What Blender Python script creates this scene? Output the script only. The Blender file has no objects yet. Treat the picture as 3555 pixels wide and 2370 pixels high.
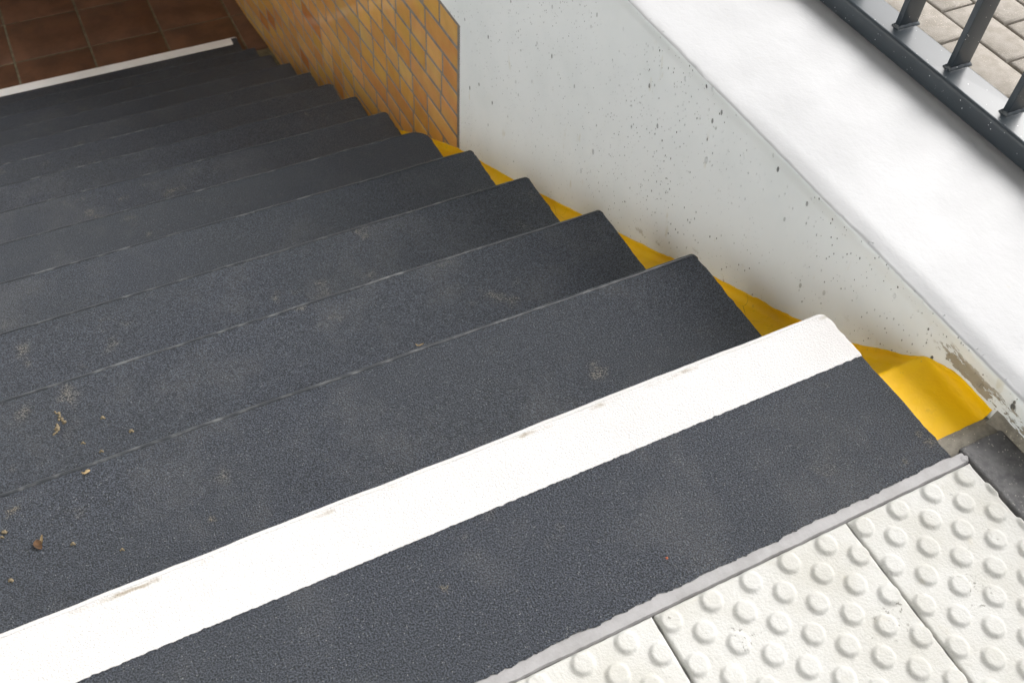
import bpy, bmesh, math, random
from mathutils import Vector, Matrix, noise
R_ = math.radians
random.seed(7)
S = bpy.context.scene
COL = S.collection

# ------------------------------------------------------------------ camera
CAM = Vector((-0.90858, -0.62286, 1.1))
ROT = ((0.8953018, -0.4428965, 0.0477208),      # right
       (-0.3195318, -0.7131525, -0.6239494),    # image down
       (0.3103772, 0.5433748, -0.7800063))      # forward
cam = bpy.data.cameras.new('camera')
cam.sensor_fit = 'HORIZONTAL'; cam.sensor_width = 36.0; cam.lens = 33.256
cam.clip_start = 0.02; cam.clip_end = 500
cam.dof.use_dof = True; cam.dof.focus_distance = 1.55; cam.dof.aperture_fstop = 9.0
co = bpy.data.objects.new('camera', cam); COL.objects.link(co)
r, d, f = (Vector(v) for v in ROT)
m = Matrix((r, -d, -f)).transposed().to_4x4(); m.translation = CAM
co.matrix_world = m
S.camera = co

# ------------------------------------------------------------------ light
SUN_EL, SUN_AZ = 44, 12     # azimuth of the light, degrees counter-clockwise from +x
W = bpy.data.worlds.new('World'); S.world = W; W.use_nodes = True
wn = W.node_tree; wn.nodes.clear()
sky = wn.nodes.new('ShaderNodeTexSky'); sky.sky_type = 'NISHITA'; sky.sun_disc = False
sky.sun_elevation = R_(SUN_EL); sky.sun_rotation = R_(90 - SUN_AZ)
sky.air_density = 1.0; sky.dust_density = 6.0; sky.ozone_density = 1.0
hs = wn.nodes.new('ShaderNodeHueSaturation'); hs.inputs['Saturation'].default_value = 0.32
bg = wn.nodes.new('ShaderNodeBackground'); bg.inputs['Strength'].default_value = 0.14
wo = wn.nodes.new('ShaderNodeOutputWorld')
wn.links.new(sky.outputs[0], hs.inputs['Color']); wn.links.new(hs.outputs[0], bg.inputs['Color'])
wn.links.new(bg.outputs[0], wo.inputs['Surface'])
sl = bpy.data.lights.new('sun', 'SUN'); sl.energy = 2.1; sl.angle = R_(42); sl.color = (1.0, 0.99, 0.975)
so = bpy.data.objects.new('sun', sl); COL.objects.link(so)
sd = Vector((math.cos(R_(SUN_EL)) * math.cos(R_(SUN_AZ)), math.cos(R_(SUN_EL)) * math.sin(R_(SUN_AZ)), math.sin(R_(SUN_EL))))
so.rotation_euler = (-sd).to_track_quat('-Z', 'Y').to_euler(); so.location = sd * 20
S.view_settings.view_transform = 'Standard'; S.view_settings.look = 'None'
S.view_settings.gamma = 1; S.view_settings.use_curve_mapping = False
S.view_settings.exposure = 0.68

# ------------------------------------------------------------------ helpers
def lin(c):
    return tuple((x / 12.92 if x <= 0.04045 else ((x + 0.055) / 1.055) ** 2.4) for x in (v / 255 for v in c)) + (1,)

class NT:
    def __init__(s, name):
        s.m = bpy.data.materials.new(name); s.m.use_nodes = True
        s.t = s.m.node_tree; s.t.nodes.clear()
        s.out = s.n('ShaderNodeOutputMaterial'); s.b = s.n('ShaderNodeBsdfPrincipled')
        s.l(s.b.outputs[0], s.out.inputs[0])
        s.pos = s.n('ShaderNodeNewGeometry').outputs['Position']
    def n(s, k, **kw):
        x = s.t.nodes.new(k)
        for a, v in kw.items(): setattr(x, a, v)
        return x
    def l(s, a, b): s.t.links.new(a, b)
    def put(s, sock, v):
        if hasattr(v, 'is_linked'): s.l(v, sock)
        else: sock.default_value = v
    def scaled(s, sc, off=(0, 0, 0)):
        x = s.n('ShaderNodeMapping'); x.inputs['Scale'].default_value = sc; x.inputs['Location'].default_value = off
        s.l(s.pos, x.inputs[0]); return x.outputs[0]
    def noise(s, scale, detail=2, rough=0.5, vec=None, dist=0.0):
        x = s.n('ShaderNodeTexNoise'); x.inputs['Scale'].default_value = scale
        x.inputs['Detail'].default_value = detail; x.inputs['Roughness'].default_value = rough
        x.inputs['Distortion'].default_value = dist
        s.l(vec or s.pos, x.inputs['Vector']); return x.outputs[0]
    def vor(s, scale, vec=None, feature='F1', rand=1.0):
        x = s.n('ShaderNodeTexVoronoi', feature=feature); x.inputs['Scale'].default_value = scale
        x.inputs['Randomness'].default_value = rand
        s.l(vec or s.pos, x.inputs['Vector']); return x
    def math(s, op, a, b=0.0, c=None, clamp=False):
        x = s.n('ShaderNodeMath', operation=op); x.use_clamp = clamp
        s.put(x.inputs[0], a); s.put(x.inputs[1], b)
        if c is not None: s.put(x.inputs[2], c)
        return x.outputs[0]
    def ramp(s, v, a, b, lo=0.0, hi=1.0, smooth=True):
        x = s.n('ShaderNodeMapRange'); x.interpolation_type = 'SMOOTHSTEP' if smooth else 'LINEAR'
        for i, q in enumerate((v, a, b, lo, hi)): s.put(x.inputs[i], q)
        return x.outputs[0]
    def mix(s, fac, a, b):
        x = s.n('ShaderNodeMix', data_type='RGBA')
        s.put(x.inputs[0], fac); s.put(x.inputs[6], a); s.put(x.inputs[7], b); return x.outputs[2]
    def xyz(s):
        x = s.n('ShaderNodeSeparateXYZ'); s.l(s.pos, x.inputs[0]); return x.outputs
    def bump(s, h, dist, strength=1.0, prev=None):
        x = s.n('ShaderNodeBump'); x.inputs['Distance'].default_value = dist; x.inputs['Strength'].default_value = strength
        s.l(h, x.inputs['Height'])
        if prev is not None: s.l(prev, x.inputs['Normal'])
        return x.outputs[0]
    def done(s, color, rough=0.6, normal=None, spec=0.5, metal=0.0, coat=0.0):
        s.put(s.b.inputs['Base Color'], color); s.put(s.b.inputs['Roughness'], rough)
        s.b.inputs['Specular IOR Level'].default_value = spec; s.put(s.b.inputs['Metallic'], metal)
        s.b.inputs['Coat Weight'].default_value = coat
        if normal is not None: s.l(normal, s.b.inputs['Normal'])
        return s.m

def mesh_obj(name, verts, faces, mat, parent=None, smooth=True, base=None):
    me = bpy.data.meshes.new(name)
    o0 = Vector(base) if base else (parent_base(parent) if parent else Vector())
    me.from_pydata([tuple(Vector(v) - o0) for v in verts], [], faces); me.update()
    if smooth: me.shade_smooth()
    if mat: me.materials.append(mat)
    o = bpy.data.objects.new(name, me); COL.objects.link(o)
    if parent: o.parent = parent
    elif base: o.location = o0
    return o
def parent_base(p):
    v = Vector()
    while p: v += p.location; p = p.parent
    return v
def thing(name, label, cat, loc=(0, 0, 0), group=None):
    o = bpy.data.objects.new(name, None); COL.objects.link(o); o.location = loc
    o.empty_display_size = 0.1
    return tag(o, label, cat, group)
def tag(o, label, cat, group=None):
    o['label'] = label; o['category'] = cat
    if group: o['group'] = group
    return o
def struct(o): o['kind'] = 'structure'; return o

def grid(rows):
    """faces of a lattice given as rows of points"""
    v = [p for r_ in rows for p in r_]; n = len(rows[0])
    f = [(i * n + j, i * n + j + 1, (i + 1) * n + j + 1, (i + 1) * n + j) for i in range(len(rows) - 1) for j in range(n - 1)]
    return v, f
def box(a, b, bev=0.0):
    bm = bmesh.new(); bmesh.ops.create_cube(bm, size=1)
    for v in bm.verts:
        v.co = Vector([(a[i] + b[i]) / 2 + v.co[i] * (b[i] - a[i]) for i in range(3)])
    if bev: bmesh.ops.bevel(bm, geom=bm.edges[:], offset=bev, segments=3, profile=0.5, affect='EDGES')
    v = [tuple(x.co) for x in bm.verts]; bm.verts.index_update()
    f = [tuple(x.index for x in q.verts) for q in bm.faces]; bm.free(); return v, f
def join(parts):
    V, F = [], []
    for v, f in parts:
        k = len(V); V += v; F += [tuple(i + k for i in q) for q in f]
    return V, F
def ns(x, y=0.0, z=0.0): return noise.noise(Vector((x, y, z)))
def flat_by_angle(o, deg=35):
    try: o.data.set_sharp_from_angle(angle=R_(deg))
    except Exception: pass
    return o
def interp(t, x):
    if x <= t[0][0]: return t[0][1]
    for (a, p), (b, q) in zip(t, t[1:]):
        if x <= b: return p + (q - p) * (x - a) / (b - a)
    (a, p), (b, q) = t[-2:]
    return q + (q - p) / (b - a) * (x - b)
def px(u, v, z):
    """photo pixel to a point at height z (used to measure positions)"""
    fx = 3283.985
    dv = r * ((u - 1777.5) / fx) + d * ((v - 1185.0) / fx) + f
    return CAM + dv * ((z - CAM.z) / dv.z)

# ------------------------------------------------------------------ materials
def m_tread(name, spots=()):
    t = NT(name)
    g = t.noise(440, 2, 0.6); g2 = t.noise(1000, 1, 0.5); fine = t.vor(520)
    h = t.math('ADD', t.math('MULTIPLY', g, 1.0), t.math('MULTIPLY', g2, 0.35))
    big = t.noise(2.3, 3, 0.55); mid = t.noise(14, 4, 0.65)
    c = t.mix(t.ramp(g, 0.36, 0.68), lin((26, 30, 36)), lin((86, 92, 104)))
    c = t.mix(t.ramp(big, 0.35, 0.7, 0, 0.3), c, lin((60, 64, 66)))
    # pale dust trodden into the grain
    dust = t.math('MULTIPLY', t.ramp(mid, 0.56, 0.74), t.ramp(t.noise(3.7, 2, 0.5), 0.5, 0.66))
    dust = t.math('MULTIPLY', dust, t.ramp(g, 0.45, 0.62))
    c = t.mix(t.math('MULTIPLY', dust, 0.8), c, lin((168, 158, 140)))
    scuff = t.math('MULTIPLY', t.ramp(t.noise(5.5, 4, 0.7, t.scaled((1, 0.8, 1), (3, 1, 0))), 0.50, 0.68), t.ramp(g2, 0.42, 0.66))
    c = t.mix(t.math('MULTIPLY', scuff, 0.42), c, lin((116, 116, 116)))
    for (p, rad, colr) in spots:
        ds = t.n('ShaderNodeVectorMath', operation='DISTANCE'); t.l(t.pos, ds.inputs[0]); ds.inputs[1].default_value = p
        w = t.math('ADD', ds.outputs['Value'], t.math('MULTIPLY', t.math('SUBTRACT', t.noise(130, 3, 0.6), 0.5), rad * 2.6))
        k = t.math('SUBTRACT', 1.0, t.ramp(w, rad * 0.2, rad)); k = t.math('MULTIPLY', k, t.ramp(g, 0.45, 0.65, 0.0, 0.45))
        c = t.mix(k, c, colr)
    # sparkle of the grit, painted as pale specks
    sp = t.n('ShaderNodeSeparateColor'); t.l(fine.outputs['Color'], sp.inputs[0])
    grain = t.math('MULTIPLY', t.ramp(sp.outputs[0], 0.955, 0.975), t.ramp(fine.outputs['Distance'], 0.5, 0.2))
    c = t.mix(t.math('MULTIPLY', grain, 0.5), c, lin((190, 190, 186)))
    nb = t.bump(h, 0.0070, 1.0)
    return t.done(c, t.ramp(g, 0.3, 0.7, 0.55, 0.32), nb, 0.5)

def m_edge():
    t = NT('worn_edge')
    n = t.noise(35, 4, 0.6)
    c = t.mix(t.ramp(n, 0.45, 0.72), lin((50, 53, 57)), lin((98, 100, 102)))
    return t.done(c, t.ramp(n, 0.35, 0.65, 0.32, 0.5), t.bump(t.noise(160, 2), 0.0006), 0.5)

def m_white(name, dirt=True):
    t = NT(name)
    g = t.noise(420, 2, 0.55)
    c = t.mix(t.ramp(t.noise(6, 3), 0.35, 0.7, 0, 0.5), lin((200, 199, 199)), lin((190, 188, 187)))
    if dirt:
        x = t.xyz()
        y = t.math('ADD', x[1], t.math('MULTIPLY', t.math('SUBTRACT', t.noise(60, 3), 0.5), 0.006))
        band = t.math('MULTIPLY', t.ramp(y, -0.0175, -0.0135), t.ramp(y, -0.009, -0.012))
        band = t.math('MULTIPLY', band, t.ramp(t.noise(9, 4, 0.65), 0.47, 0.66))
        c = t.mix(t.math('MULTIPLY', band, 0.85), c, lin((140, 130, 112)))
        dot = t.vor(42); sp = t.n('ShaderNodeSeparateColor'); t.l(dot.outputs['Color'], sp.inputs[0])
        k = t.math('MULTIPLY', t.ramp(dot.outputs['Distance'], 0.05, 0.03), t.ramp(sp.outputs[1], 0.93, 0.94))
        c = t.mix(t.math('MULTIPLY', k, 0.8), c, lin((60, 58, 56)))
    return t.done(c, 0.5, t.bump(g, 0.0017, 1.0), 0.4)

def m_yellow():
    t = NT('yellow_paint')
    c = t.mix(t.ramp(t.noise(7, 4, 0.6), 0.35, 0.7), lin((250, 198, 0)), lin((243, 186, 0)))
    dots = t.vor(85); sp = t.n('ShaderNodeSeparateColor'); t.l(dots.outputs['Color'], sp.inputs[0])
    k = t.math('MULTIPLY', t.ramp(dots.outputs['Distance'], 0.10, 0.06), t.ramp(sp.outputs[0], 0.93, 0.94))
    c = t.mix(k, c, lin((226, 205, 150)))
    cr = t.vor(11, feature='DISTANCE_TO_EDGE')
    crack = t.math('MULTIPLY', t.ramp(cr.outputs['Distance'], 0.008, 0.003), t.ramp(t.noise(9, 2), 0.55, 0.62))
    c = t.mix(t.math('MULTIPLY', crack, 0.55), c, lin((120, 82, 10)))
    gr = t.math('MULTIPLY', t.ramp(t.noise(40, 5, 0.7), 0.60, 0.72), t.ramp(t.noise(5, 2), 0.5, 0.62))
    c = t.mix(t.math('MULTIPLY', gr, 0.65), c, lin((122, 88, 30)))
    ch = t.math('MULTIPLY', t.ramp(t.noise(120, 4, 0.7), 0.68, 0.72), t.ramp(t.noise(12, 3, 0.6, t.scaled((1, 1, 1), (4, 2, 0))), 0.52, 0.60))
    c = t.mix(ch, c, lin((150, 132, 92)))
    nb = t.bump(t.noise(24, 4, 0.6), 0.004, 0.8)
    nb = t.bump(t.noise(150, 4, 0.7), 0.0012, 0.8, nb)
    return t.done(c, t.ramp(t.noise(30, 3), 0.3, 0.7, 0.42, 0.58), nb, 0.25)

def m_wall():
    t = NT('painted_concrete')
    x = t.xyz()
    c = t.mix(t.ramp(t.noise(4, 4, 0.6), 0.35, 0.7), lin((236, 240, 241)), lin((229, 234, 235)))
    # blow holes left by air bubbles in the cast face
    v1 = t.scaled((0.5, 1.0, 0.72))
    H = None; dark = None
    for sc, thr, rad, off in ((58, 0.90, 0.18, 0.0), (105, 0.83, 0.16, 3.3), (170, 0.84, 0.18, 5.1), (26, 0.90, 0.11, 7.7)):
        mpn = t.n('ShaderNodeCombineXYZ'); t.l(x[1], mpn.inputs[0]); t.l(t.math('MULTIPLY', x[2], 0.55), mpn.inputs[1])
        mpo = t.n('ShaderNodeVectorMath', operation='ADD'); t.l(mpn.outputs[0], mpo.inputs[0]); mpo.inputs[1].default_value = (off, off, 0)
        vo = t.vor(sc, mpo.outputs[0]); vo.voronoi_dimensions = '2D'; sp = t.n('ShaderNodeSeparateColor'); t.l(vo.outputs['Color'], sp.inputs[0])
        rr = t.ramp(sp.outputs[1], 0, 1, rad * 0.35, rad)
        dd = t.math('ADD', vo.outputs['Distance'], t.math('MULTIPLY', t.math('SUBTRACT', t.noise(sc * 3, 2), 0.5), 0.05))
        k = t.math('MULTIPLY', t.ramp(t.math('SUBTRACT', dd, rr), 0.02, -0.03), t.ramp(sp.outputs[0], thr, thr + 0.02))
        k = t.math('MULTIPLY', k, t.ramp(t.noise(2.6, 2, 0.5, t.scaled((1, 1, 1), (off, 0, 0))), 0.40, 0.60, 0.0, 1.0))
        kd = t.math('MULTIPLY', k, t.ramp(sp.outputs[2], 0.25, 0.5, 0.12, 1.0))
        H = k if H is None else t.math('MAXIMUM', H, k)
        dark = kd if dark is None else t.math('MAXIMUM', dark, kd)
    side = t.ramp(x[0], 0.1090, 0.1068)
    H = t.math('MULTIPLY', H, side); dark = t.math('MULTIPLY', dark, side)
    c = t.mix(t.math('MULTIPLY', dark, 0.88), c, lin((52, 54, 50)))
    # faint tan weeps
    st = t.math('MULTIPLY', t.ramp(t.noise(22, 3, 0.6, t.scaled((1, 1, 0.4))), 0.66, 0.76), side)
    c = t.mix(t.math('MULTIPLY', st, 0.34), c, lin((190, 180, 140)))
    # paint flaked off along the foot of the wall by the landing
    foot = t.math('MULTIPLY', t.ramp(x[1], -0.115, -0.165), t.math('MULTIPLY', t.ramp(x[2], 0.048, 0.028), t.ramp(x[2], 0.006, 0.010)))
    pe = t.math('MULTIPLY', foot, t.ramp(t.math('ADD', t.noise(42, 6, 0.72, t.scaled((1, 0.5, 1.2))), t.math('MULTIPLY', foot, 0.12)), 0.60, 0.62))
    pe = t.math('MULTIPLY', pe, side)
    # wear just above the yellow paint
    gl = t.math('ADD', t.math('MULTIPLY', x[1], 0.5), x[2])
    wear = t.math('MULTIPLY', t.ramp(gl, -0.07, -0.135), t.ramp(t.noise(34, 5, 0.7, t.scaled((1, 0.6, 1))), 0.62, 0.70))
    wear = t.math('MULTIPLY', t.math('MULTIPLY', wear, side), t.ramp(x[1], 0.75, 0.55))
    peel = t.math('MAXIMUM', pe, t.math('MULTIPLY', wear, 0.8))
    c = t.mix(peel, c, t.mix(t.noise(90, 3), lin((146, 140, 126)), lin((170, 163, 146))))
    # brushed plaster on top, its colour darkened to offset strong light there
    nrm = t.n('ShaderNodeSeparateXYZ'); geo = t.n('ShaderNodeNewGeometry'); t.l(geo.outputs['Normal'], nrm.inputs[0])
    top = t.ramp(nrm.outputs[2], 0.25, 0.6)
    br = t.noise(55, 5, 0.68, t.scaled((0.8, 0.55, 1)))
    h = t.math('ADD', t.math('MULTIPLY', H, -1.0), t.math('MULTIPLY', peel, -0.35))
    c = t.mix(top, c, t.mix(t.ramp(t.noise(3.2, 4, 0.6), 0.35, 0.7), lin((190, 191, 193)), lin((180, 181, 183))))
    grime = t.math('MULTIPLY', t.ramp(t.noise(75, 4, 0.7, t.scaled((1, 0.5, 1))), 0.66, 0.74), t.ramp(t.noise(6, 3), 0.52, 0.66))
    c = t.mix(t.math('MULTIPLY', t.math('MULTIPLY', grime, top), 0.3), c, lin((170, 160, 132)))
    nb = t.bump(h, 0.0028, 1.0)
    nb = t.bump(t.math('MULTIPLY', br, top), 0.0016, 0.7, nb)
    nb = t.bump(t.noise(120, 3, 0.6), 0.0005, 0.6, nb)
    return t.done(c, 0.62, nb, 0.35)

def m_brick():
    t = NT('glazed_brick')
    a = t.n('ShaderNodeAttribute'); a.attribute_name = 'tone'
    n = t.noise(16, 4, 0.6); n2 = t.noise(6, 3, 0.6, t.scaled((1, 1, 2.5)))
    hv = t.n('ShaderNodeHueSaturation'); t.l(a.outputs['Color'], hv.inputs['Color'])
    t.put(hv.inputs['Value'], t.ramp(n, 0.3, 0.7, 0.94, 1.05)); t.put(hv.inputs['Hue'], t.ramp(n2, 0.3, 0.7, 0.492, 0.508))
    return t.done(hv.outputs[0], t.ramp(n, 0.3, 0.7, 0.07, 0.14), t.bump(t.noise(9, 2), 0.004, 0.4), 0.6)

def m_plain(name, c1, c2, sc, rough, bd=0.0005, bs=150, spec=0.4, speck=None):
    t = NT(name)
    c = t.mix(t.ramp(t.noise(sc, 5, 0.65), 0.35, 0.68), lin(c1), lin(c2))
    if speck:
        vo = t.vor(speck[0]); sp = t.n('ShaderNodeSeparateColor'); t.l(vo.outputs['Color'], sp.inputs[0])
        k = t.math('MULTIPLY', t.ramp(vo.outputs['Distance'], speck[3], speck[3] * 0.6), t.ramp(sp.outputs[0], speck[1], speck[1] + 0.01))
        k = t.math('MULTIPLY', k, t.ramp(t.noise(8, 3), 0.42, 0.6, 0.15, 1))
        c = t.mix(k, c, lin(speck[2]))
    return t.done(c, rough, t.bump(t.noise(bs, 3, 0.6), bd, 0.9), spec)

def m_tile():
    t = NT('tactile_concrete')
    g = t.noise(260, 3, 0.6)
    c = t.mix(t.ramp(t.noise(9, 4, 0.6), 0.35, 0.7), lin((190, 190, 187)), lin((181, 180, 174)))
    c = t.mix(t.ramp(t.noise(26, 4, 0.7), 0.6, 0.78, 0, 0.28), c, lin((188, 176, 145)))
    dk = t.math('MULTIPLY', t.ramp(t.noise(150, 2), 0.60, 0.66), t.ramp(t.noise(11, 3, 0.6, t.scaled((1, 1, 1), (2.1, 0.4, 0))), 0.60, 0.68))
    c = t.mix(t.math('MULTIPLY', dk, 0.7), c, lin((95, 92, 84)))
    return t.done(c, 0.75, t.bump(g, 0.0014, 0.85), 0.3)

def m_metal():
    t = NT('anthracite_paint')
    c = t.mix(t.ramp(t.noise(20, 3), 0.35, 0.7), lin((50, 58, 64)), lin((47, 54, 60)))
    vo = t.vor(260); sp = t.n('ShaderNodeSeparateColor'); t.l(vo.outputs['Color'], sp.inputs[0])
    k = t.math('MULTIPLY', t.ramp(vo.outputs['Distance'], 0.30, 0.16), t.ramp(sp.outputs[0], 0.955, 0.965))
    k = t.math('MULTIPLY', k, t.ramp(t.noise(30, 3), 0.42, 0.62))
    c = t.mix(k, c, lin((225, 226, 226)))
    return t.done(c, 0.34, None, 0.5, 0.0, 0.1)

M = dict(edge=m_edge(), white=m_white('white_marking'), lowwhite=m_plain('white_marking_brightened', (244, 242, 240), (236, 233, 231), 6, 0.5), yellow=m_yellow(), wall=m_wall(),  # lowwhite is brightened to make up for dim light at the bottom
         brick=m_brick(), tile=m_tile(), metal=m_metal(),
         mortar=m_plain('mortar', (136, 130, 121), (114, 108, 100), 30, 0.85, 0.001, 200),
         sand=m_plain('sandy_mortar', (146, 141, 130), (122, 117, 107), 60, 0.9, 0.0016, 420, 0.3, (430, 0.93, (200, 190, 170), 0.4)),
         coat=m_plain('base_coat', (152, 151, 152), (138, 137, 137), 24, 0.55, 0.0006, 120),
         kerb=m_plain('dark_kerb_stone', (98, 97, 98), (70, 70, 72), 45, 0.6, 0.0018, 230, 0.5, (330, 0.82, (170, 166, 158), 0.42)),
         paver=m_plain('grey_paver', (150, 144, 136), (134, 128, 119), 30, 0.85, 0.0014, 380, 0.3, (420, 0.9, (214, 205, 190), 0.4)),
         joint=m_plain('joint_sand', (92, 84, 68), (64, 58, 46), 60, 0.95, 0.002, 300),
         red=m_plain('red_quarry_tile', (116, 82, 62), (92, 65, 49), 7, 0.42, 0.0005, 90, 0.4),
         grout=m_plain('dark_grout', (130, 122, 100), (104, 96, 76), 40, 0.9, 0.001, 200),
         ground=m_plain('pale_slabs', (178, 175, 168), (162, 159, 152), 6, 0.9, 0.002, 120),
         ceil=m_plain('concrete', (170, 168, 162), (150, 148, 142), 4, 0.85, 0.001, 60),
         side=m_plain('white_side_wall', (238, 240, 240), (230, 232, 232), 4, 0.7, 0.001, 60),
         steel=m_plain('roof_panel', (120, 122, 124), (108, 110, 112), 3, 0.6, 0.0005, 60),
         leaf=m_plain('dry_leaf_brown', (92, 66, 42), (60, 42, 26), 160, 0.8, 0.0008, 500),
         straw=m_plain('dry_straw', (160, 140, 106), (128, 110, 80), 160, 0.8, 0.0005, 500),
         crumb=m_plain('dry_soil', (126, 114, 92), (96, 86, 68), 300, 0.9, 0.0008, 600),
         red_stone=m_plain('red_grit', (196, 110, 80), (160, 88, 66), 300, 0.8, 0.0004, 600))
TAN = lin((176, 158, 122))
SP0 = [(tuple(px(3190, 1505, 0)), 0.008, TAN), (tuple(px(3228, 1535, 0)), 0.010, TAN), (tuple(px(3140, 1600, 0)), 0.006, TAN),
       (tuple(px(1543, 2040, 0)), 0.007, lin((200, 176, 124)))]
SP1 = [(tuple(px(33, 1776, -.145)), 0.010, TAN), (tuple(px(60, 1763, -.145)), 0.006, TAN), (tuple(px(735, 1800, -.145)), 0.007, TAN)]
M['tread0'] = m_tread('black_grit_landing', SP0); M['tread1'] = m_tread('black_grit_first', SP1); M['tread'] = m_tread('black_grit')

# ------------------------------------------------------------------ the stairs
RUN, RISE, NST = 0.298, 0.145, 14
XE = [0.0, -.013, -.023, -.037, -.045, -.060, -.073, -.078, -.080, -.083, -.093, -.107, -.121, -.145]
YFIX = {13: 0.046}
CORNER = {0: 0.013, 5: 0.055, 6: 0.014, 7: 0.012, 8: 0.016}
stairs = thing('staircase', 'concrete staircase with black gritted treads and white marked edges going down', 'stairs', (-1.2, 0, 0))
XL = -2.40
def xcols(xe):
    a = [XL + i * 0.12 for i in range(9)]
    x = -1.36
    while x < xe - 0.07: a.append(x); x += 0.010 if xe < 0 else 0.0026
    n = 26
    return a + [xe - 0.066 + 0.066 * (i / n) for i in range(n + 1)]
def front(k, x, xe):
    y = k * RUN + YFIX.get(k, 0)
    y += 0.0022 * ns(x * 4.1, k * 9.3) + 0.0010 * ns(x * 17, k * 5.1) + 0.0004 * ns(x * 60, k)
    Rc = CORNER.get(k, 0.008)
    if x > xe - Rc:
        q = min(1, (x - xe + Rc) / Rc); y -= Rc * (1 - math.sqrt(max(0, 1 - q * q)))
    return y
def build_tread(k):
    xe, z = XE[k], -RISE * k
    cols = xcols(xe)
    mat = M['tread0'] if k == 0 else M['tread1'] if k == 1 else M['tread']
    y0 = -0.291 if k == 0 else k * RUN - RUN - 0.02
    rows = []
    LIP = 0.0095
    for x in cols:
        yf = front(k, x, xe); yb = y0
        if k == 0: yb += 0.0026 * ns(x * 19, 1.7) + 0.0022 * ns(x * 90, 4.4) + 0.0024 * ns(x * 260, 9)
        top = []
        for i in range(25):
            s = i / 24; y = yb + (yf - LIP - yb) * s
            e = 0.0
            if x > xe - 0.004: e = (0.0030 * ns(y * 60, k * 3.3) + 0.0022 * ns(y * 210, k) + 0.0012 * ns(y * 520, k * 2)) * (1 - (xe - x) / 0.004)
            ez = 0.0007 * ns(x * 5, y * 5, k)
            if x > xe - 0.003: ez -= 0.002 * (1 - (xe - x) / 0.003) ** 2
            top.append((x + e, y, z + ez))
        b = top[0]
        rows.append([(x, b[1] + 0.0, z - 0.19)] + [(b[0], b[1], b[2] - 0.0025)] + top + [(x, yf - LIP, z - 0.02), (x, yf - 0.012, z - 0.19)])
    V, F = grid(rows)
    n = len(rows[0]); L = (len(rows) - 1) * n
    F.append(tuple(L + i for i in range(n)))
    F.append(tuple(reversed(range(n))))
    o = flat_by_angle(mesh_obj('tread', V, F, mat, stairs), 40)
    # smooth rounded lip in front
    prof_n = 9; rr = 0.008
    erows = []
    for x in cols:
        yf = front(k, x, xe); lift = 0.0014 + 0.0006 * ns(x * 8, k * 2.2)
        end = 1.0 if x < xe - 0.004 else max(0.0, (xe - x) / 0.004)
        pts = [(x, yf - LIP - 0.0012, z - 0.003), (x, yf - LIP + 0.0004, z + lift * 0.6 * end)]
        for i in range(prof_n):
            a = math.pi / 2 * i / (prof_n - 1)
            pts.append((x, yf - rr + rr * math.sin(a), z + lift * end - rr + rr * math.cos(a)))
        pts.append((x, yf - 0.001, z - 0.024)); pts.append((x, yf - 0.010, z - 0.026))
        erows.append(pts)
    V, F = grid(erows)
    n = len(erows[0]); L = (len(erows) - 1) * n
    F.append(tuple(L + i for i in range(n)))
    em = M['white'] if k == 0 else M['lowwhite'] if k == 13 else M['edge']
    flat_by_angle(mesh_obj('nosing_edge', V, F, em, o), 60)
    if k in (0, 13):
        w0 = -0.097 if k == 0 else k * RUN + YFIX[13] - 0.066
        xs = cols if k == 0 else [x for x in cols if x < -0.176] + [-0.176]
        rows = []
        for x in xs:
            yf = front(k, x, xe)
            ya = w0 + (0.0016 * ns(x * 110, 3) + 0.0012 * ns(x * 330, 8) if k == 0 else 0)
            rr_ = []
            for i in range(11):
                y = ya + (yf - LIP + 0.0002 - ya) * i / 10
                e = 0.0
                if x > xs[-1] - 0.004: e = (0.0030 * ns(y * 60, k * 3.3) + 0.0022 * ns(y * 210, k) + 0.0012 * ns(y * 520, k * 2)) * (1 - (xs[-1] - x) / 0.004)
                ez = 0.0007 * ns(x * 5, y * 5, k)
                if x > xe - 0.003: ez -= 0.002 * (1 - (xe - x) / 0.003) ** 2
                rr_.append((x + e + (0.0006 if x == xs[-1] else 0), y, z + 0.0011 + ez))
            rows.append([(x, ya, z - 0.004)] + rr_)
        V, F = grid(rows)
        n = len(rows[0]); L = (len(rows) - 1) * n
        # right-hand end of the painted stripe
        end = [(p[0], p[1], p[2] - (0.02 if k == 0 else 0.003)) for p in rows[-1]]
        b = len(V); V += end
        F += [(L + i, L + i + 1, b + i + 1, b + i) for i in range(n - 1)]
        flat_by_angle(mesh_obj('white_stripe', V, F, M['white'] if k == 0 else M['lowwhite'], o), 50)
    return o
for k in range(NST): build_tread(k)

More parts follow.
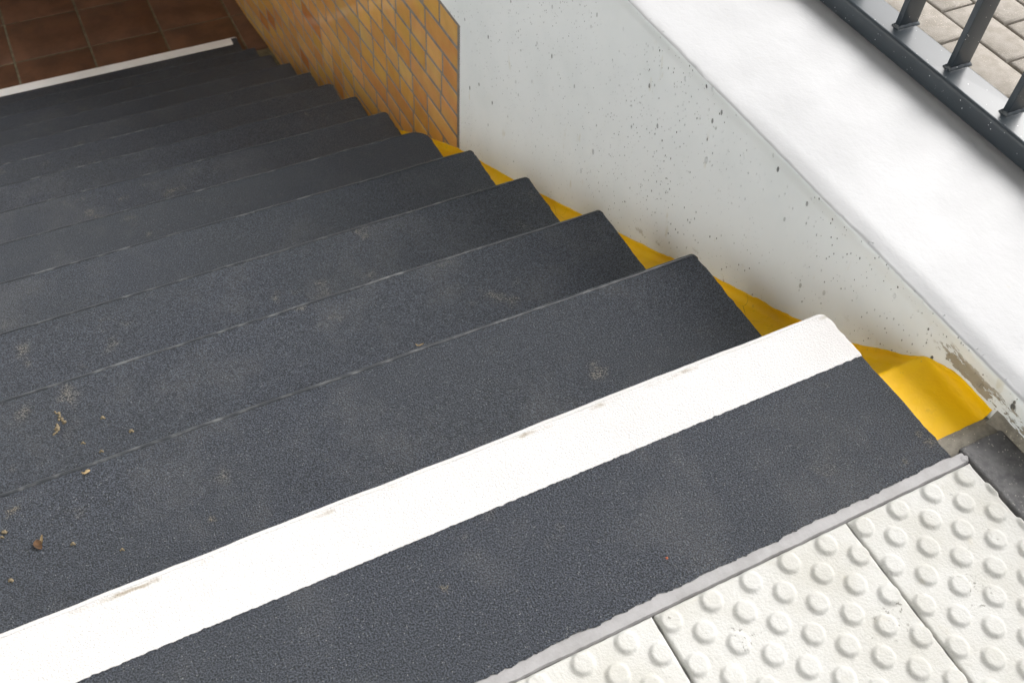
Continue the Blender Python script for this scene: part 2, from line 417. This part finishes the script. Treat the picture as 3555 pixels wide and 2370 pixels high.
# yellow painted gutter between tread ends and wall
WX = 0.1063
def wall_x(y): return interp([(-2, WX), (1.75, WX), (2.30, .098), (2.65, .080), (3.09, .068), (3.83, .043), (4.3, 0.0), (5.2, -.04), (7.2, -.06)], y)
YTOP = [(-.262, .004), (-.178, .004), (-.153, -.009), (-.130, -.022), (-.109, -.042), (-.07, -.075), (-.005, -.130), (.126, -.203), (.341, -.309), (.542, -.421),
        (.844, -.577), (1.223, -.767), (1.61, -.950), (1.95, -1.145), (2.5, -1.50), (4.1, -2.34)]
rows = []
y = -0.258
while y < 4.05:
    zt = interp(YTOP, y); fl = zt - 0.020
    if y < -0.12: fl = -0.019 + 0.0015 * ns(y * 20, 3)
    if -0.12 <= y < -0.03: fl = min(-0.02, zt - 0.02)
    wx = wall_x(y) - 0.0016
    zt2 = zt + 0.0030 * ns(y * 26, 6) + 0.0020 * ns(y * 90, 2)
    row = [(-0.25, y, fl - 0.002), (-0.10, y, fl), (-0.02, y, fl + 0.0005 * ns(y * 30))]
    for i in range(1, 7): row.append((-0.02 + (wx - 0.018 + 0.02) * i / 6, y, fl + 0.0012 * ns(y * 14, i * .6)))
    rc = 0.016
    for i in range(1, 7):
        a = math.pi / 2 * i / 6
        row.append((wx - rc + rc * math.sin(a), y, fl + min(zt2 - fl, 0.022) * (1 - math.cos(a))))
    row.append((wx, y, zt2)); row.append((wx + 0.004, y, zt2 + 0.0012))
    rows.append(row)
    y += 0.006 if y < 0.5 else 0.02
V, F = grid(rows)
g = mesh_obj('gutter', V, F, M['yellow'], stairs); g['label'] = 'yellow painted gutter along the tread ends'

# pale strip of bare base coat at the back of the landing, and the caulk lump at its corner
rows = []
x = XL
while x < 0.0205:
    yb = -0.3085 + 0.0012 * ns(x * 30, 5) + 0.0008 * ns(x * 110, 2)
    zz = 0.0006 * ns(x * 9, 2)
    ys_ = -0.25 if x < -0.004 else -0.291
    rows.append([(x, ys_, -0.0022 + zz - (0 if x < -0.004 else .003)), (x, min(ys_, -0.285) - .002, -0.002 + zz), (x, -0.300, -0.0018 + zz), (x, yb + 0.002, -0.0026 + zz), (x, yb, -0.006), (x, yb + .001, -0.03)])
    x += 0.03 if x < -1 else 0.0035
V, F = grid(rows)
cs = flat_by_angle(mesh_obj('base_coat_strip', V, F, M['coat'], stairs), 25); cs['label'] = 'pale bare strip behind the black landing'
bm = bmesh.new(); bmesh.ops.create_icosphere(bm, subdivisions=4, radius=1)
V = [(0.0135 + v.co.x * 0.0095 * (1 + .5 * ns(v.co.x * 2, v.co.y * 2, 4)), -0.3000 + v.co.y * 0.0080 * (1 + .6 * ns(v.co.x * 2.5, 3, v.co.y * 2.5)), -0.0075 + v.co.z * 0.0065) for v in bm.verts]
F = [tuple(v.index for v in q.verts) for q in bm.faces]; bm.free()
mesh_obj('sealant_lump', V, F, M['coat'], stairs)

# ------------------------------------------------------------------ white parapet wall
wall = thing('parapet_wall', 'low white painted concrete wall pitted with air holes, flat plastered top beside the stairs', 'wall', (0.33, 0.5, -2.1))
def sweep(ys, zlow, dx):
    rows = []
    for y in ys:
        o = dx(y)
        ch = 0.0022 * ns(y * 9, 4) + 0.0016 * ns(y * 34, 1) + 0.0007 * ns(y * 120, 3)
        chip = max(0, ns(y * 7.3, 12.3) - 0.28) * 0.012
        rid = 0.243 + 0.115 * (y - 0.3)
        u = lambda q: -0.0075 * min(1, max(0, (rid + 0.02 - WX - q) / 0.17)) ** 1.5 - 0.004 * max(0, (q + WX - rid) / 0.2) + 0.0003 + 0.0012 * ns(y * 3.1, q * 6) + 0.0012 * ns(y * 1.3, q * 4.5, 5) + 0.0004 * ns(y * 11, q * 14)
        p = [(WX, zlow), (WX, zlow + (0.036 - zlow) * .5), (WX, -0.02), (WX, 0.030), (WX - 0.0004, 0.0365), (WX - 0.0030 + ch * .2, 0.047), (WX - 0.0050 + ch * .3, 0.056),
             (WX - 0.0058 + ch * .5 + chip, 0.0665 - chip + ch * .4 - .005), (WX - 0.0048 + ch + chip, 0.0705 - chip * .8 + ch * .6 - 0.0060), (WX - 0.0015 + ch + chip, 0.0728 + ch * .5 - 0.0065),
             (WX + 0.0045 + ch, 0.0745 + ch * .3 - 0.0072), (WX + 0.012, 0.0755 + u(0.012))]
        p += [(WX + 0.012 + 0.442 * i / 26, 0.0755 + u(0.012 + 0.442 * i / 26)) for i in range(1, 26)]
        p += [(0.556, 0.072), (0.560, 0.066), (0.560, -0.05), (0.560, zlow)]
        rows.append([(a + o, y, b) for a, b in p])
    return rows
ysA = [-1.3 + i * 0.05 for i in range(14)] + [-0.62 + i * 0.006 for i in range(int(2.22 / 0.006))]
ysA = [q for q in ysA if q < 1.5955] + [1.60]
rA = sweep(ysA, -2.2, lambda y: 0.0)
V, F = grid(rA); n = len(rA[0]); L = (len(rA) - 1) * n
F.append(tuple(range(n))); F.append(tuple(reversed([L + i for i in range(n)])))
ysB = [1.60 + i * 0.02 for i in range(200)]
rB = sweep(ysB, -0.4865, lambda y: wall_x(y) - WX)
for row, y in zip(rB, ysB): row[-1] = (0.56, y, -0.4865)
V2, F2 = grid(rB); n2 = len(rB[0])
F2 += [(i * n2, (i + 1) * n2, (i + 1) * n2 + n2 - 1, i * n2 + n2 - 1) for i in range(len(rB) - 1)]
V, F = join([(V, F), (V2, F2)])
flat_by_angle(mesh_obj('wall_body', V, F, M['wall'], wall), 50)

# ------------------------------------------------------------------ glazed brick wall below
bw = thing('brick_wall', 'ochre glazed brick wall with grey joints lining the lower stairs', 'wall', (0.2, 3.5, -2.1))
ys = [1.601 + i * 0.05 for i in range(113)]
rows = []
for y in ys:
    wx = wall_x(y) + 0.0014
    rows.append([(wx + 0.2, y, -0.487), (wx, y, -0.4875), (wx, y, -2.3), (wx + 0.2, y, -2.3)])
V, F = grid(rows); F.append((0, 1, 2, 3))
mesh_obj('mortar_bed', V, F, M['mortar'], bw, smooth=False)
V, F, tones = [], [], []
rnd = random.Random(11)
pal = [(208, 158, 84), (203, 153, 80), (210, 162, 88), (206, 152, 86), (200, 147, 80), (210, 158, 98), (205, 160, 92), (200, 144, 84), (208, 166, 102), (212, 163, 98)]
c_ = 0
while True:
    zc = -0.493 - 0.0833 * c_; z1, z0 = zc - 0.0068, zc - 0.0765
    if z1 < -2.4: break
    y = 1.622 + (0 if c_ % 2 else 0.0)
    first = True
    while y < 7.1:
        L = 0.115
        if first: L = [0.125, 0.238, 0.105, 0.115][c_ % 4]
        elif rnd.random() < 0.2: L = 0.24
        first = False
        y1 = y + L
        j = lambda: rnd.uniform(-0.0012, 0.0012)
        ya, yb, za, zb = y + j(), y1 + j(), z0 + j(), z1 + j()
        dep = rnd.uniform(-0.0004, 0.0004); ch = 0.0014
        k = len(V)
        def P(yy, zz, inn): V.append((wall_x(yy) + dep + (0.0 if inn == 0 else 0.0008 if inn == 1 else 0.010), yy, zz))
        for inn, e in ((0, ch), (1, 0.0004), (2, 0.0)):
            for yy, zz in ((ya + e, za + e), (yb - e, za + e), (yb - e, zb - e), (ya + e, zb - e)): P(yy, zz, inn)
        F.append((k, k + 1, k + 2, k + 3)[::-1])
        for q in (0, 4):
            for i in range(4):
                i2 = (i + 1) % 4; F.append((k + q + i, k + q + 4 + i, k + q + 4 + i2, k + q + i2)[::-1])
        base = Vector(lin(rnd.choice(pal))[:3]) * rnd.uniform(1.0, 1.16)
        if rnd.random() < .05: base = Vector(lin((192, 126, 68))[:3])
        tones += [base] * 12
        y = y1 + 0.0125
    c_ += 1
bo = flat_by_angle(mesh_obj('brick_facing', V, F, M['brick'], bw), 30)
ca = bo.data.color_attributes.new('tone', 'FLOAT_COLOR', 'POINT')
for i, c in enumerate(tones): ca.data[i].color = (c[0], c[1], c[2], 1)

# ------------------------------------------------------------------ railing
rail = thing('railing', 'anthracite steel railing with flat upright bars on the white parapet', 'railing', (0.48, 0.5, 0.076))
def beam(x0, x1, z0, z1, rad, ya, yb):
    prof = []
    for cx_, cz_, a0 in ((x0 + rad, z0 + rad, 180), (x1 - rad, z0 + rad, 270), (x1 - rad, z1 - rad, 0), (x0 + rad, z1 - rad, 90)):
        for i in range(9):
            a = R_(a0 + 90 * i / 8); prof.append((cx_ + rad * math.cos(a), cz_ + rad * math.sin(a)))
    n = len(prof); V = [(a, y, b) for y in (ya, yb) for a, b in prof]
    F = [(i, n + i, n + (i + 1) % n, (i + 1) % n) for i in range(n)] + [tuple(range(n)), tuple(reversed(range(n, 2 * n)))]
    return V, F
V, F = beam(0.4425, 0.5160, 0.0785, 0.121, 0.0075, -1.25, 5.4)
flat_by_angle(mesh_obj('bottom_rail', V, F, M['metal'], rail), 40)
V, F = beam(0.452, 0.522, 0.98, 1.02, 0.008, -1.25, 5.4)
flat_by_angle(mesh_obj('handrail', V, F, M['metal'], rail), 40)
bar0 = None; bead0 = None
yb = 0.300 - 0.1387 * 11
i = 0
while yb < 5.35:
    if bar0 is None:
        V, F = box((0.4712, yb - 0.006, 0.115), (0.5168, yb + 0.006, 0.982), 0.0012)
        bar0 = flat_by_angle(mesh_obj('baluster', V, F, M['metal'], rail), 40)
        rows = []
        for a in range(40):
            t_ = a / 40 * 4; s_ = int(t_); q = t_ - s_
            cs_ = [(0.4712, yb - .006), (0.5168, yb - .006), (0.5168, yb + .006), (0.4712, yb + .006), (0.4712, yb - .006)]
            X = cs_[s_][0] + (cs_[s_ + 1][0] - cs_[s_][0]) * q; Y = cs_[s_][1] + (cs_[s_ + 1][1] - cs_[s_][1]) * q
            nx, ny = ((X - .4940) / .0228, (Y - yb) / .006); mm = max(abs(nx), abs(ny)); nx = nx if abs(nx) > .98 * mm else nx * .15; ny = ny if abs(ny) > .98 * mm else ny * .15
            w = 0.0036 * (1 + .55 * ns(a * .9, 3.3) + .3 * ns(a * 2.2, 1))
            hh = 0.0055 * (1 + .5 * ns(a * .8, 7.1) + .3 * ns(a * 2.1, 9))
            rows.append([(X + nx * w * 1.15, Y + ny * w * 1.15, 0.1195), (X + nx * w, Y + ny * w, 0.1222), (X + nx * w * .62, Y + ny * w * .62, 0.121 + hh * .62), (X + nx * 0.0004, Y + ny * 0.0004, 0.121 + hh)])
        rows.append(rows[0]); V, F = grid(rows)
        bead0 = mesh_obj('weld_bead', V, F, M['metal'], bar0)
    else:
        b = bar0.copy(); COL.objects.link(b); b.parent = rail; b.location = (0, i * 0.1387, 0)
        w = bead0.copy(); COL.objects.link(w); w.parent = b
    i += 1; yb += 0.1387

# ------------------------------------------------------------------ tactile tiles on the landing
DOME_H, TW = 0.0048, 0.2995
def tile_mesh(x0, x1, ox, y1=-0.3105, cut=False):
    """ox: where the full tile begins, so domes keep their pitch on the cut tile"""
    doms = []
    for q in range(10):
        for p in range(5):
            doms.append((ox + (0.0152 if q % 2 == 0 else 0.0455) + 0.0597 * p, y1 - (0.0150 + 0.02955 * q)))
    nx, ny = int((x1 - x0) / 0.0019), 156
    rows = []
    for j in range(ny + 1):
        row = []
        Y = y1 - TW * j / ny
        for i_ in range(nx + 1):
            X = x0 + (x1 - x0) * i_ / nx
            e = min(X - x0, x1 - X, y1 - Y, Y - (y1 - TW))
            h = -0.0022 * (1 - min(1, e / 0.0035)) ** 2
            q0 = int(round((y1 - Y - 0.0150) / 0.02955))
            for q in (q0 - 1, q0, q0 + 1):
                if 0 <= q < 10:
                    for p in range(5):
                        dx_, dy_ = X - doms[q * 5 + p][0], Y - doms[q * 5 + p][1]
                        dd = math.hypot(dx_, dy_) + 0.0006 * ns(X * 160, Y * 160, q)
                        if dd < 0.0158:
                            s = max(0.0, min(1.0, (0.0156 - dd) / 0.0046)); h += DOME_H * (s * s * (3 - 2 * s)) - (0.0005 * max(0, 1 - dd / .009) if False else 0)
            h += 0.0002 * ns(X * 130, Y * 130) + 0.0003 * ns(X * 22, Y * 22, 3)
            xx = X + (0.0014 * ns(Y * 70, 5) + 0.0022 * ns(Y * 22, 8) if (cut and i_ == nx) else 0.0)
            if i_ in (0, nx) or j in (0, ny): xx += 0.0005 * ns(Y * 90, X * 90)
            yy = Y + (0.0008 * ns(X * 60, 2.0) if j in (0, ny) else 0)
            row.append((xx, yy, h))
        rows.append(row)
    rows = [[(a, b, -0.04) for a, b, c in rows[0]]] + rows + [[(a, b, -0.04) for a, b, c in rows[-1]]]
    rows = [[(rw[0][0], rw[0][1], -0.04)] + rw + [(rw[-1][0], rw[-1][1], -0.04)] for rw in rows]
    V, F = grid(rows); F = [q[::-1] for q in F]
    return V, F
GRP = 'tactile tiles along the landing'
V, F = tile_mesh(-0.2015, 0.0145, -0.2026, cut=True)
t_ = mesh_obj('tactile_tile', V, F, M['tile'], base=(-0.09, -0.46, 0))
tag(t_, 'cut white tactile paving tile next to the dark kerb stone, cut through its last domes', 'paving tile', GRP)
V, F = tile_mesh(-0.5012, -0.2040, -0.5026)
t0 = mesh_obj('tactile_tile', V, F, M['tile'], base=(-0.35, -0.46, 0))
tag(t0, 'middle white tactile paving tile, between the cut tile and the stained tile', 'paving tile', GRP)
t1 = t0.copy(); COL.objects.link(t1); t1.location.x -= 0.3012
tag(t1, 'tactile paving tile with grey scuffs on its domes, at the bottom edge of the picture', 'paving tile', GRP)
for q in range(2, 7):
    c = t0.copy(); COL.objects.link(c); c.location.x -= 0.3012 * q
    tag(c, 'white tactile paving tile outside the picture to the left', 'paving tile', GRP)

# dark kerb stones and the sandy mortar between kerb and gutter
def kerb(y0, y1, seed):
    V, F = box((0.0215, y0, -0.12), (0.1035, y1, -0.004))
    bm = bmesh.new(); vs = [bm.verts.new(v) for v in V]
    for q in F: bm.faces.new([vs[i] for i in q])
    bmesh.ops.subdivide_edges(bm, edges=bm.edges[:], cuts=5, use_grid_fill=True)
    bmesh.ops.bevel(bm, geom=[e for e in bm.edges if e.is_manifold and e.calc_face_angle(0) > 1], offset=0.005, segments=3, profile=0.5, affect='EDGES')
    for v in bm.verts:
        p = v.co * 38
        v.co += Vector((ns(p.x, p.y, seed), ns(p.y, seed, p.x), ns(p.x, p.y, p.z + seed))) * 0.0013
    bm.verts.index_update()
    r_ = [tuple(v.co) for v in bm.verts], [tuple(v.index for v in q.verts) for q in bm.faces]; bm.free(); return r_
V, F = kerb(-0.70, -0.2845, 2)
tag(flat_by_angle(mesh_obj('kerb_stone', V, F, M['kerb'], base=(0.06, -0.5, -0.05)), 60), 'dark grey kerb stone wedged between the cut tactile tile and the white wall', 'kerb stone')
rows = []
for i in range(60):
    x = -0.004 + 0.1118 * i / 59
    rows.append([(x, -0.296, -0.030), (x, -0.287 + .001 * ns(x * 90, 1), -0.0085 + 0.0006 * ns(x * 60)), (x, -0.270, -0.0105 + 0.0008 * ns(x * 40, 2)), (x, -0.2585 + 0.0012 * ns(x * 80, 6), -0.0135), (x, -0.254, -0.024)])
V, F = grid(rows)
tag(mesh_obj('mortar_strip', V, F, M['sand'], base=(0.05, -0.27, -0.01)), 'narrow strip of sandy mortar between the yellow gutter and the dark kerb stone', 'mortar')
rows = []
y = -1.2
while y < -0.262:
    e = .0010 * ns(y * 70, 1) + .0012 * ns(y * 25, 4)
    rows.append([(0.096, y, -0.012), (0.1015 + e, y, -0.006 + e), (0.1035 + e, y, 0.004 + e), (0.1050, y, 0.011 + 2 * e), (0.1085, y, 0.0125 + 2 * e)])
    y += 0.006
V, F = grid(rows)
mesh_obj('foot_fillet', V, F, M['sand'], wall)

# ------------------------------------------------------------------ ground, paving, lower floor
def quads(qs): return join([([a, b, c, dd], [(0, 1, 2, 3)]) for a, b, c, dd in qs])
def rect(x0, x1, y0, y1, z): return ((x0, y0, z), (x1, y0, z), (x1, y1, z), (x0, y1, z))
V, F = quads([rect(-60, 60, -60, -0.75, -0.016), rect(-60, -2.98, -0.75, 60, -0.016), rect(0.55, 60, -0.75, 60, -0.016), rect(-2.98, 0.55, 7.5, 60, -0.016)])
struct(mesh_obj('ground', V, F, M['ground'], smooth=False))
V, F = quads([rect(-2.6, 0.2, -0.75, -0.20, -0.024)])
struct(mesh_obj('landing_bed', V, F, M['joint'], smooth=False))
V, F = quads([rect(0.556, 2.6, -0.7, 3.6, -0.0115)])
struct(mesh_obj('joint_sand', V, F, M['joint'], smooth=False))
parts = []
rnd = random.Random(5)
for ix in range(-1, 19):
    for iy in range(-4, 19):
        xa = 0.6805 + 0.0975 * ix; ya = 0.4900 + 0.1950 * iy + (0.0 if ix % 2 == 0 else 0.090)
        if xa + 0.0955 < 0.60: continue
        j = lambda s=0.0012: rnd.uniform(-s, s)
        x0, x1, y0, y1, z = max(xa + 0.003, .574) + j(), xa + 0.0945 + j(), ya + 0.003 + j(), ya + 0.192 + j(), j(0.0014)
        c = 0.0055
        v = [(x0, y0, -.03), (x1, y0, -.03), (x1, y1, -.03), (x0, y1, -.03), (x0, y0, z - .005), (x1, y0, z - .005), (x1, y1, z - .005), (x0, y1, z - .005),
             (x0 + c * .4, y0 + c * .4, z - .0018), (x1 - c * .4, y0 + c * .4, z - .0018), (x1 - c * .4, y1 - c * .4, z - .0018), (x0 + c * .4, y1 - c * .4, z - .0018),
             (x0 + c, y0 + c, z), (x1 - c, y0 + c, z), (x1 - c, y1 - c, z), (x0 + c, y1 - c, z)]
        fs = [(12, 13, 14, 15)]
        for b in (0, 4, 8):
            for i_ in range(4): fs.append((b + i_, b + (i_ + 1) % 4, b + 4 + (i_ + 1) % 4, b + 4 + i_))
        parts.append((v, fs))
V, F = join(parts)
struct(flat_by_angle(mesh_obj('pavement', V, F, M['paver']), 50))
FZ = -2.03
V, F = quads([rect(-3.6, 0.3, 3.6, 7.5, FZ - 0.006)])
struct(mesh_obj('floor_grout', V, F, M['grout'], smooth=False))
parts = []
for ix in range(-9, 2):
    for iy in range(-1, 9):
        x0, y0 = -0.470 + 0.3865 * ix + 0.006, 4.347 + 0.3755 * iy + 0.006
        z = FZ + rnd.uniform(-.001, .001); c = 0.004
        x1, y1 = x0 + 0.3865 - 0.012, y0 + 0.3755 - 0.012
        v = [(x0, y0, z - .02), (x1, y0, z - .02), (x1, y1, z - .02), (x0, y1, z - .02), (x0, y0, z - .003), (x1, y0, z - .003), (x1, y1, z - .003), (x0, y1, z - .003),
             (x0 + c, y0 + c, z), (x1 - c, y0 + c, z), (x1 - c, y1 - c, z), (x0 + c, y1 - c, z)]
        fs = [(8, 9, 10, 11)]
        for b in (0, 4):
            for i_ in range(4): fs.append((b + i_, b + (i_ + 1) % 4, b + 4 + (i_ + 1) % 4, b + 4 + i_))
        parts.append((v, fs))
V, F = join(parts)
struct(flat_by_angle(mesh_obj('floor', V, F, M['red']), 40))

# ------------------------------------------------------------------ the rest of the stairwell, out of the frame, and light-shaping additions
V, F = box((-2.96, -1.3, -2.2), (-2.42, 7.5, 0.076), 0.006)
tag(flat_by_angle(mesh_obj('side_wall', V, F, M['side'], base=(-2.7, 3, -2.2)), 40), 'white painted wall on the far left side of the stairs', 'wall')
V, F = box((-3.0, 7.2, -2.3), (0.6, 7.5, -0.33))
tag(mesh_obj('end_wall', V, F, M['ceil'], base=(-1.2, 7.3, -2.2), smooth=False), 'concrete wall closing the underpass beyond the red floor', 'wall')
V, F = box((-2.98, 5.1, -0.30), (1.2, 7.52, -0.03))
struct(mesh_obj('underpass_ceiling', V, F, M['ceil'], smooth=False))
roof = thing('shade_roof', 'assumed roof outside the picture, shaped to block light from above the stairs', 'roof', (-1.8, 0, 0))  # unseen roof, its extent set to keep overhead light off the wall
V, F = box((-3.8, -7.0, 2.7), (0.06, 7.6, 2.9), 0.01)
flat_by_angle(mesh_obj('shade_slab', V, F, M['ceil'], roof), 40)
V, F = box((0.06, 2.2, 2.7), (0.45, 7.6, 2.9), 0.01)  # extra slab added to darken the lower treads
flat_by_angle(mesh_obj('shade_slab', V, F, M['ceil'], roof), 40)
for yy in (-6.0, -1.5, 3.0, 7.2):
    V, F = box((-3.2, yy - .06, -.02), (-3.08, yy + .06, 2.7), 0.006)
    flat_by_angle(mesh_obj('shade_post', V, F, M['metal'], roof), 40)

bouncer = thing('bounce_block', 'unseen white block added to bounce sunlight onto the parapet wall', 'building', (-8, 0, 0))  # added block, sunlit to fill the wall and bricks from the left
V, F = box((-10.5, -12.0, -0.05), (-6.5, 14.0, 5.6), 0.01)
flat_by_angle(mesh_obj('wall', V, F, M['side'], bouncer), 40)
V, F = box((-10.7, -12.2, 5.6), (-6.3, 14.2, 5.8), 0.01)
flat_by_angle(mesh_obj('roof', V, F, M['steel'], bouncer), 40)
for yy in (-9.2, -6.0, 9.4):
    V, F = box((-6.51, yy, 1.0), (-6.46, yy + 1.2, 2.3), 0.004)  # dark panels on the added block
    flat_by_angle(mesh_obj('block_window', V, F, M['metal'], bouncer), 40)

# ------------------------------------------------------------------ litter on the steps
def lump(c, rad, seed, flat=0.6, n=2):
    bm = bmesh.new(); bmesh.ops.create_icosphere(bm, subdivisions=n, radius=1)
    V = [(c[0] + v.co.x * rad * (1 + .5 * ns(v.co.x * 1.7, v.co.y * 1.7, seed)), c[1] + v.co.y * rad * (1 + .5 * ns(v.co.y * 1.7, seed, v.co.x)), c[2] + rad * flat * .8 + v.co.z * rad * flat * (1 + .4 * ns(seed, v.co.x * 2, v.co.z * 2))) for v in bm.verts]
    F = [tuple(v.index for v in q.verts) for q in bm.faces]; bm.free(); return V, F
def at(u, v, k): p = px(u, v, -RISE * k); return (p.x, p.y, -RISE * k)
pts = [(192, 1430, .0022), (197, 1436, .002), (205, 1435, .0028), (208, 1440, .002), (207, 1448, .003), (205, 1458, .0024), (216, 1455, .003), (219, 1462, .0024), (226, 1466, .0034),
       (221, 1470, .002), (198, 1473, .002), (200, 1478, .0026), (201, 1487, .004), (195, 1491, .003), (203, 1493, .003), (197, 1500, .0022), (191, 1505, .0024), (187, 1509, .002)]
V, F = join([lump(at(u, v, 2), q, i) for i, (u, v, q) in enumerate(pts)])
tag(mesh_obj('catkin', V, F, M['crumb'], base=at(205, 1465, 2)), 'crumbled tan catkin strung out on the second tread below the white stripe', 'plant litter')
for i, (u, v, k, q, lab) in enumerate([
        (357, 1448, 2, .0055, 'tan dirt crumb level with the crumbled catkin, to its right on the same tread'),
        (288, 1536, 2, .004, 'small tan dirt crumb below the catkin and right of it, on the same tread'),
        (352, 1565, 2, .0045, 'dark dirt crumb on the tread with the catkin, right against the next nearer nosing edge'),
        (456, 1495, 2, .0055, 'brownish dirt crumb furthest right of the crumbs on the tread with the catkin'),
        (15, 1846, 1, .006, 'pale dirt crumb at the left picture border above the brown leaf, larger of two'),
        (6, 1863, 1, .0035, 'tiny dirt crumb at the left picture border, just under a larger pale crumb'),
        (253, 1886, 1, .0045, 'dull dirt crumb just right of the brown leaf on the same tread'),
        (424, 1906, 1, .0035, 'pale crumb furthest right of the crumbs on the tread with the brown leaf'),
        (37, 2013, 1, .005, 'yellowish crumb below the brown leaf, the lowest crumb at the left border')]):
    V, F = join([lump(at(u, v, k), q * .55, i * 3.1, .5), lump(at(u + 6, v + 3, k), q * .42, i * 2.7, .5), lump(at(u - 5, v + 4, k), q * .34, i, .5)])
    tag(mesh_obj('dirt_crumb', V, F, M['crumb'], base=at(u, v, k)), lab, 'dirt', 'dirt crumbs on the treads')
V, F = lump(at(2314, 1937, 0), .0018, 4.4, .7)
tag(mesh_obj('grit', V, F, M['red_stone'], base=at(2314, 1937, 0)), 'single reddish grain of grit on the black landing', 'grit')
def strip(pts_, ws, zs, k, name, mat, parent=None, base=None):
    rows = []
    for i, (u, v) in enumerate(pts_):
        p = Vector(at(u, v, k)); a = Vector(at(*pts_[max(0, i - 1)], k)); b = Vector(at(*pts_[min(len(pts_) - 1, i + 1)], k))
        dr = (b - a).normalized(); nn = Vector((-dr.y, dr.x, 0)); w = ws[i]; z = zs[i]
        rows.append([tuple(p + nn * w * s + Vector((0, 0, z + (abs(s) * .3 - .1) * w + .0012 * ns(i * 1.3, s * 2, k)))) for s in (-1, -.5, 0, .5, 1)])
    V, F = grid(rows)
    top = len(V); V = V + [(a, b, c - 0.0007) for a, b, c in V]
    F = F + [tuple(top + i for i in q[::-1]) for q in F]
    return mesh_obj(name, V, F, mat, parent, base=base)
lf = thing('dry_leaf', 'brown shrivelled leaf with a pale broken stalk on the tread just below the white stripe', 'leaf', at(140, 1890, 1))
strip([(130, 1875), (131, 1883), (134, 1891), (138, 1898), (143, 1903), (147, 1906)], [.0010, .0040, .0054, .0046, .0030, .001], [.003, .004, .005, .004, .003, .002], 1, 'leaf_blade', M['leaf'], lf)
strip([(145, 1890), (148, 1882), (151, 1874), (154, 1866)], [.0014, .0022, .0018, .0006], [.003, .005, .008, .010], 1, 'stalk', M['straw'], lf)
tag(strip([(283, 1639), (290, 1644), (297, 1645), (304, 1641), (311, 1637), (315, 1634)], [.0004, .0012, .0022, .0030, .0024, .0006], [.001, .002, .003, .004, .004, .003], 1, 'straw_curl', M['straw'], base=at(300, 1641, 1)),
    'curled straw coloured scrap near the far edge of the tread just below the white stripe', 'leaf')
tag(strip([(1443, 1198), (1450, 1203), (1458, 1203), (1471, 1199)], [.0006, .0012, .0013, .0007], [.004, .003, .004, .006], 1, 'straw_curl', M['straw'], base=at(1455, 1200, 1)),
    'thin pale straw caught on the far edge of the tread below the white stripe', 'straw')
